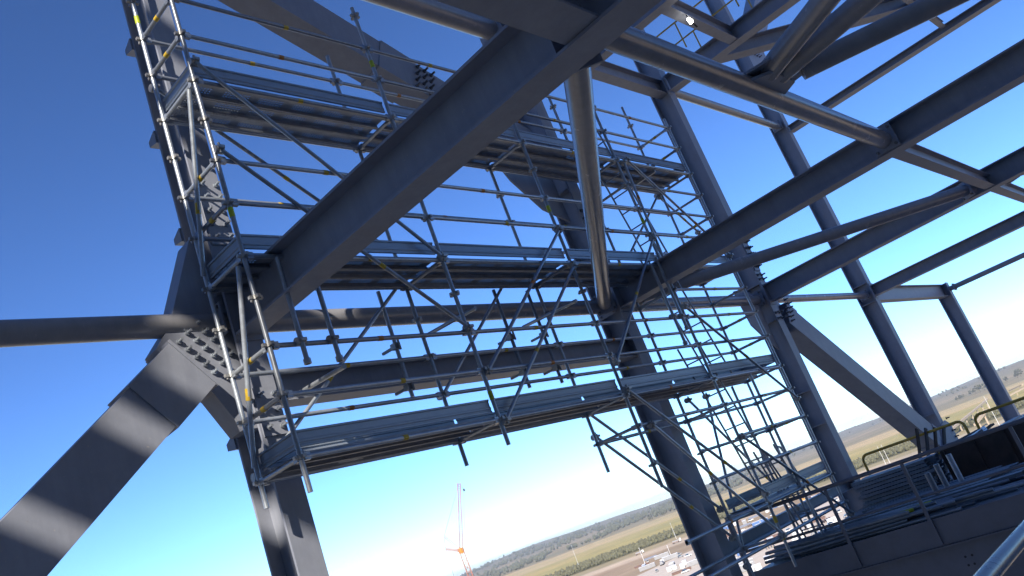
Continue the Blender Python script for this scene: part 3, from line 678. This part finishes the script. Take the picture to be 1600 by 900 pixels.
# ------------------------------------------------------------------ construction yard on the plain
random.seed(11)
def yardbox(p, ang, L, W, H, name, mtl, label, cat, group, kind):
    o = thing(name, (p.x, p.y, -EYE), label, cat, group); o.rotation_euler.z = ang
    def P(mb_, nm, mt_, par=None):
        me = mb_.mesh(nm, mt_, (0, 0, EYE)); return link(nm, me, par or o)
    if kind == 'container':
        b_ = MB().box(-L / 2, L / 2, -W / 2, W / 2, 0.15, H); P(b_, 'body', mtl)
        for i in range(int(L / 0.6)): P(MB().box(-L / 2 + 0.3 + i * 0.6, -L / 2 + 0.5 + i * 0.6, -W / 2 - 0.04, -W / 2 - 0.002, 0.3, H - 0.2), 'rib', mtl) if i % 2 == 0 else None
        d_ = P(MB().box(-0.5, 0.5, -W / 2 - 0.09, -W / 2 - 0.045, 0.2, 2.1), 'door', 'grey'); P(MB().box(-L / 2 - 0.1, L / 2 + 0.1, -W / 2 - 0.1, W / 2 + 0.1, H + 0.003, H + 0.12), 'roof', 'white')
    elif kind == 'shed':
        P(MB().box(-L / 2, L / 2, -W / 2, W / 2, 0, H), 'wall', mtl)
        P(MB().sweep((-L / 2 - 0.4, 0, H + 0.003), (L / 2 + 0.4, 0, H + 0.003), [(-W / 2 - 0.4, 0), (W / 2 + 0.4, 0), (0, W * 0.16)], (0, 1, 0), (0, 0, 1)), 'roof', 'white')
        for i in (-0.3, 0.0, 0.3): P(MB().box(i * L - 1.5, i * L + 1.5, -W / 2 - 0.06, -W / 2 - 0.004, 0, H * 0.75), 'door', 'dark')
    elif kind == 'truck':
        P(MB().box(L * 0.32, L / 2, -W / 2, W / 2, 0.7, H), 'cab', 'white'); P(MB().box(-L / 2, L * 0.29, -W / 2, W / 2, 0.9, H * 0.45), 'trailer', mtl)
        P(MB().box(-L / 2 + 0.5, L * 0.25, -W * 0.4, W * 0.4, H * 0.45 + 0.003, H * 0.8), 'load', 'grey')
        for i in (-0.42, -0.3, 0.2, 0.42):
            for s in (-1, 1): P(MB().tube((i * L, s * W * 0.36, 0.5), (i * L, s * W * 0.52, 0.5), 0.5, 12), 'wheel', 'black')
        P(MB().box(L / 2 + 0.003, L / 2 + 0.05, -W * 0.42, W * 0.42, H * 0.6, H * 0.92), 'windscreen', 'glass')
    elif kind == 'car':
        P(MB().sweep((-L / 2, 0, 0), (L / 2, 0, 0), [(-W / 2, 0.35), (W / 2, 0.35), (W / 2, 0.95), (-W / 2, 0.95)], (0, 1, 0), (0, 0, 1)), 'body', mtl)
        P(MB().add([(-L * .4, -W * .45, .953), (L * .2, -W * .45, .953), (L * .2, W * .45, .953), (-L * .4, W * .45, .953), (-L * .3, -W * .38, H), (L * .05, -W * .38, H), (L * .05, W * .38, H), (-L * .3, W * .38, H)], [(0, 1, 5, 4), (1, 2, 6, 5), (2, 3, 7, 6), (3, 0, 4, 7), (4, 5, 6, 7)]), 'cabin', 'glass')
        for i in (-0.32, 0.32):
            for s in (-1, 1): P(MB().tube((i * L, s * W * 0.38, 0.33), (i * L, s * W * 0.52, 0.33), 0.33, 12), 'wheel', 'black')
    elif kind == 'stack':
        for i in range(4):
            for j in range(2): P(MB().ibeam((-L / 2 + random.uniform(0, 1), -W / 2 + i * W / 3.2, 0.35 + j * 0.62), (L / 2 - random.uniform(0, 1), -W / 2 + i * W / 3.2, 0.35 + j * 0.62), 0.5, 0.6, 0.06, 0.05), 'beam', mtl)
        for i in (-0.3, 0.3): P(MB().box(i * L - 0.1, i * L + 0.1, -W / 2 - 0.4, W / 2 + 0.4, 0, 0.05), 'sleeper', 'brown')
    elif kind == 'digger':
        for s in (-1, 1): P(MB().box(-1.9, 1.9, s * 1.2 - 0.3, s * 1.2 + 0.3, 0.02, 0.8), 'track', 'black')
        P(MB().box(-2.0, 1.0, -1.3, 1.3, 0.85, 2.2), 'body', 'crane_orange'); P(MB().box(0.0, 1.2, -1.3, -0.2, 2.203, 3.1), 'cab', 'glass')
        P(MB().bar((0.8, 0.2, 2.0), (3.6, 0.2, 4.6), 0.4, 0.5).bar((3.6, 0.2, 4.6), (5.4, 0.2, 1.6), 0.35, 0.4), 'boom', 'crane_orange'); P(MB().box(5.0, 5.9, -0.3, 0.7, 0.6, 1.7), 'bucket', 'dark')
    return o
kinds = [('container', 6.1, 2.5, 2.6, 'site_container', 'white', 'white site cabin container parked on the pale laydown yard', 'container', 'white site cabins in the yard'),
         ('container', 12.2, 2.5, 2.6, 'shipping_container', 'blue', 'long blue shipping container standing in the laydown yard', 'container', 'blue containers in the yard'),
         ('container', 12.0, 3.2, 2.8, 'site_office', 'grey', 'long grey site office with a white roof in the laydown yard', 'site office', 'site offices in the yard'),
         ('shed', 26, 13, 5.5, 'workshop_shed', 'sandy', 'tan workshop shed with a white gable roof in the yard', 'shed', 'workshop sheds in the yard'),
         ('truck', 14, 2.5, 3.2, 'flatbed_truck', 'grey', 'flatbed truck with a white cab carrying steel in the yard', 'truck', 'flatbed trucks in the yard'),
         ('car', 4.8, 1.9, 1.75, 'parked_car', 'white', 'white pickup car parked in the laydown yard', 'car', 'white cars in the yard'),
         ('car', 4.6, 1.85, 1.6, 'parked_car', 'grey', 'dark grey car parked in the laydown yard', 'car', 'grey cars in the yard'),
         ('stack', 12, 4.5, 1.3, 'beam_stack', 'rust', 'stack of rust red steel beams on the laydown yard', 'beam stack', 'rust beam stacks in the yard'),
         ('stack', 12, 4.5, 1.3, 'beam_stack', 'steel', 'stack of grey steel beams on the laydown yard', 'beam stack', 'grey beam stacks in the yard'),
         ('digger', 7, 3, 3, 'excavator', 'crane_orange', 'orange tracked excavator with raised boom in the yard', 'excavator', 'excavators in the yard')]
wts = [22, 5, 12, 5, 9, 20, 8, 12, 16, 2]
spots = []
# pale graded pads the yard stands on
yard = MB(); 
for k, q in enumerate([[(980, 899), (1068, 866), (1130, 845), (1330, 770), (1420, 800), (1300, 899)], [(1130, 838), (1225, 795), (1320, 765), (1330, 768), (1128, 843)]]):
    pass
def pad(pts, z):
    return [on_ground(x, y) for x, y in pts]
ydv = [on_ground(985, 905), on_ground(1066, 866), on_ground(1200, 812), on_ground(1330, 768), on_ground(1480, 760), on_ground(1400, 880), on_ground(1120, 960)]
nY = len(ydv); structure(MB().add([(p.x, p.y, -EYE + 0.02) for p in ydv], [tuple(range(nY))]), 'yard', 'shade_net')
tries = 0
while len(spots) < 150 and tries < 6000:
    tries += 1
    px = random.uniform(1000, 1330); yh = 790 - (px - 1015) * 0.372
    py = yh + random.uniform(72, 190)
    if py > 895: continue
    p = on_ground(px, py)
    if px < 1100 and (py < 872 - (px - 1000) * .1): continue
    k = random.choices(range(len(kinds)), wts)[0]; L = kinds[k][1]
    if any((p.xy - q.xy).length < (L + l2) * 0.5 + 1.0 for q, l2 in spots): continue
    spots.append((p, L)); kd = kinds[k]
    yardbox(p, math.radians(random.choice([-58, -58, 32, -60, 30])) , kd[1], kd[2], kd[3], kd[4], kd[5], kd[6], kd[7], kd[8], kd[0])
for px, py in ((1000, 866), (1058, 848)):
    yardbox(on_ground(px, py), math.radians(-55), 9, 3.0, 3.2, 'dump_truck', 'rust', 'dark truck driving alone along the pale track beyond the yard', 'truck', 'trucks on the pale track', 'truck')
# slim white light poles
for k, (px, py, h) in enumerate(((905, 886, 28), (1010, 886, 14), (1057, 842, 16), (1385, 727, 17), (1391, 724, 17), (1563, 667, 26), (1050, 872, 9), (1120, 870, 10))):
    p = on_ground(px, py); single(MB().tube((p.x, p.y, -EYE), (p.x, p.y, -EYE + h), 0.2, 8, 0.12).box(p.x - 0.4, p.x + 0.4, p.y - 0.15, p.y + 0.15, -EYE + h + 0.003, -EYE + h + 0.4), 'light_pole', 'white', 'slim white light pole standing on the plain', 'light pole', 'light poles on the plain')
# conveyors and dumps on the right
def conveyor(a, b2, za, zb, label):
    A = on_ground(*a); B = on_ground(*b2); o = thing('conveyor_gallery', ((A.x + B.x) / 2, (A.y + B.y) / 2, -EYE), label, 'conveyor', 'pale conveyor galleries on the plain')
    part(MB().bar((A.x, A.y, -EYE + za), (B.x, B.y, -EYE + zb), 2.4, 2.0), 'gallery', 'sandy', o)
    L = (B - A).length
    for i in range(max(2, int(L / 45))):
        t = (i + 0.5) / max(2, int(L / 45)); p = A.lerp(B, t); z = za + (zb - za) * t
        if z > 4: part(MB().bar((p.x, p.y, -EYE), (p.x, p.y, -EYE + z - 1.8), 1.2, 2.0, up=(1, 0, 0)), 'trestle', 'sandy', o)
conveyor((1486, 685), (1552, 640), 6, 14, 'long pale conveyor gallery crossing the plain beyond the yellow handrail')
conveyor((1528, 672), (1551, 660), 5, 12, 'short pale conveyor gallery with trestles beside the belt of young trees')
conveyor((1580, 622), (1640, 596), 4, 9, 'pale conveyor gallery far out behind the short end column')
conveyor((1578, 613), (1600, 606), 3, 6, 'far pale conveyor gallery on bare ground near the horizon')

# ------------------------------------------------------------------ lattice crane
cd = on_ground(900, 880); u = Vector((0.676, 0.737, 0)); D = 460.0
def cpt(px, py):
    d = ray(px, py); k = D / math.hypot(d.x, d.y); return Vector((d.x * k, d.y * k, d.z * k))
tip = cpt(717, 755); kn = cpt(721, 861); knb = cpt(730, 903); base = Vector((kn.x + 1.0, kn.y - 1.5, -EYE + 3)); s1 = cpt(694, 838); s2 = cpt(696, 858)
crane = thing('lattice_crane', (base.x, base.y, -EYE), 'tall pale red lattice boom crane standing far out on the plain', 'crane')
def lattice(p, q, w_, name, mtl, r=0.2, bays=16):
    p = Vector(p); q = Vector(q); d = (q - p).normalized(); a = d.orthogonal().normalized() * w_ / 2; c = d.cross(a).normalized() * w_ / 2
    cs = [a + c, a - c, -a - c, -a + c]; m_ = MB()
    for e in cs: m_.tube(p + e, q + e, r, 5)
    for i in range(bays):
        t0, t1 = i / bays, (i + 1) / bays
        for k in range(4): m_.tube(p.lerp(q, t0) + cs[k], p.lerp(q, t1) + cs[(k + 1) % 4], r * 0.6, 4)
    return part(m_, name, mtl, crane)
lattice(kn, kn.lerp(tip, 0.5), 1.7, 'jib', 'crane_white'); lattice(kn.lerp(tip, 0.5), tip, 1.5, 'jib', 'crane_red')
lattice(base, kn, 2.4, 'boom', 'crane_red', 0.22, 20); lattice(kn, s1, 1.0, 'strut', 'crane_red', 0.14, 7); lattice(kn, s2, 1.0, 'strut', 'crane_red', 0.14, 7)
part(MB().box(kn.x - 1.1, kn.x + 1.1, kn.y - 1.1, kn.y + 1.1, kn.z - 1.2, kn.z + 1.6), 'knuckle', 'crane_orange', crane)
part(MB().tube(s1, tip, 0.1, 4).tube(s1, s2, 0.12, 4).tube(s2, base + Vector((-8, 6, 2)), 0.1, 4), 'pendant_rope', 'grey', crane)
hk = tip + RIGHT * 1.5; part(MB().tube(tip, (hk.x, hk.y, tip.z - 3.6), 0.05, 4).tube((hk.x, hk.y, tip.z - 3.6), (hk.x, hk.y, tip.z - 5.0), 0.5, 8), 'hook_block', 'dark', crane)
part(MB().tube((hk.x, hk.y, tip.z - 3.6), (kn.x + 2.2 * RIGHT.x, kn.y + 2.2 * RIGHT.y, kn.z), 0.05, 4), 'hoist_rope', 'grey', crane)
part(MB().box(base.x - 5, base.x + 5, base.y - 3, base.y + 3, -EYE + 1.5, -EYE + 4.5), 'cab_body', 'crane_orange', crane)
for s in (-1, 1): part(MB().box(base.x - 5.5, base.x + 5.5, base.y + s * 3.2 - 0.9, base.y + s * 3.2 + 0.9, -EYE, -EYE + 1.45), 'track', 'black', crane)

# ------------------------------------------------------------------ trees
random.seed(5)
import itertools
ICO_V = []; t_ = (1 + 5 ** 0.5) / 2
for a, b2 in itertools.product((-1, 1), (-t_, t_)): ICO_V += [Vector((0, a, b2)), Vector((a, b2, 0)), Vector((b2, 0, a))]
ICO_V = [v.normalized() for v in ICO_V]
def hull_faces():
    bm_ = bmesh.new(); [bm_.verts.new(v) for v in ICO_V]; bmesh.ops.convex_hull(bm_, input=bm_.verts); bm_.verts.index_update()
    f_ = [tuple(v.index for v in f.verts) for f in bm_.faces]; bm_.free(); return f_
ICO_F = hull_faces()
def clump(mb_, c, r, rz):
    mb_.add([(c[0] + v.x * r * random.uniform(.6, 1.25), c[1] + v.y * r * random.uniform(.6, 1.25), c[2] + v.z * rz * random.uniform(.6, 1.25)) for v in ICO_V], ICO_F)
def ground_z(x, y): return -EYE + hill(x, y)
wood = MB()
def scatter_wood(a0, a1, r0, r1, n, h0, h1):
    for _ in range(n):
        a = math.radians(random.uniform(a0, a1)); r = random.uniform(r0, r1)
        if math.sin(a * 60 + r * 0.004) + math.sin(a * 25 - r * 0.002) < -0.5: continue
        x = r * math.cos(a); y = r * math.sin(a); h = random.uniform(h0, h1); g0 = ground_z(x, y)
        clump(wood, (x, y, g0 + h * 0.55), h * 0.42, h * 0.5); clump(wood, (x + random.uniform(-h, h) * .4, y + random.uniform(-h, h) * .4, g0 + h * 0.35), h * 0.35, h * 0.38)
scatter_wood(27, 52, 2700, 3500, 1000, 8, 17)
scatter_wood(27, 52, 3500, 6000, 900, 12, 20)
scatter_wood(8, 27, 4200, 7500, 80, 10, 18)
o = link('far_woods', wood.mesh('far_woods', 'leaf')); tag(o, 'hazy dark woodland along the horizon of the plain', 'woods', kind='stuff')
beltm = MB()
for _ in range(5200):
    s_v = random.uniform(950, 1170); tv = random.uniform(-560, 520); x = s_v * .906 - tv * .423; y = s_v * .423 + tv * .906
    if s_v < 965 + 10 * math.sin(tv * .02): continue
    h = random.uniform(2.2, 5.0); clump(beltm, (x, y, -EYE + h * 0.45), h * 0.45, h * 0.55)
o = link('plantation_belt', beltm.mesh('plantation_belt', 'belt')); tag(o, 'dark green belt of young plantation trees across the fields', 'plantation', kind='stuff')
def tree(px, py, h, label, r=None):
    p = on_ground(px, py) if r is None else ray(px, py) * (r / math.hypot(ray(px, py).x, ray(px, py).y)); gz = ground_z(p.x, p.y)
    o = thing('gum_tree', (p.x, p.y, gz), label, 'tree', 'single trees on the plain')
    part(MB().tube((p.x, p.y, gz), (p.x, p.y, gz + h * 0.5), h * 0.03, 6, h * 0.015), 'trunk', 'bark', o)
    m_ = MB()
    for _ in range(26):
        a = random.uniform(0, 6.28); rr = h * 0.38 * math.sqrt(random.random()); zz = random.uniform(0.35, 0.95) * h; clump(m_, (p.x + rr * math.cos(a), p.y + rr * math.sin(a), gz + zz), h * 0.12, h * 0.10)
    part(m_, 'crown', 'leaf', o)
for px, py, h in ((1601, 598, 26), (1596, 600, 20), (1520, 606, 20), (1527, 603, 24), (1534, 601, 22), (1514, 609, 17), (1492, 618, 14), (1497, 616, 15), (1501, 614, 14), (1571, 592, 18), (1041, 812, 13), (1020, 820, 15)):
    tree(px, py, h, 'dark gum tree standing apart on the far plain', 3000 if px > 1400 else 2400)

# ------------------------------------------------------------------ haze
hz = MB().box(-13000, 13000, -13000, 13000, -EYE - 1.5, 110)
me = hz.mesh('haze', 'steel'); me.materials.clear()
hm_ = bpy.data.materials.new('haze_air'); hm_.use_nodes = True; hn = hm_.node_tree.nodes; hn.clear()
pv = hn.new('ShaderNodeVolumePrincipled'); pv.inputs['Color'].default_value = (0.86, 0.90, 0.96, 1); pv.inputs['Density'].default_value = 0.0001; pv.inputs['Anisotropy'].default_value = 0.2
ho = hn.new('ShaderNodeOutputMaterial'); hm_.node_tree.links.new(pv.outputs[0], ho.inputs['Volume']); me.materials.append(hm_)
ho_ = link('haze', me); ho_['kind'] = 'stuff'; ho_['label'] = 'pale haze over the far plain'; ho_['category'] = 'haze'
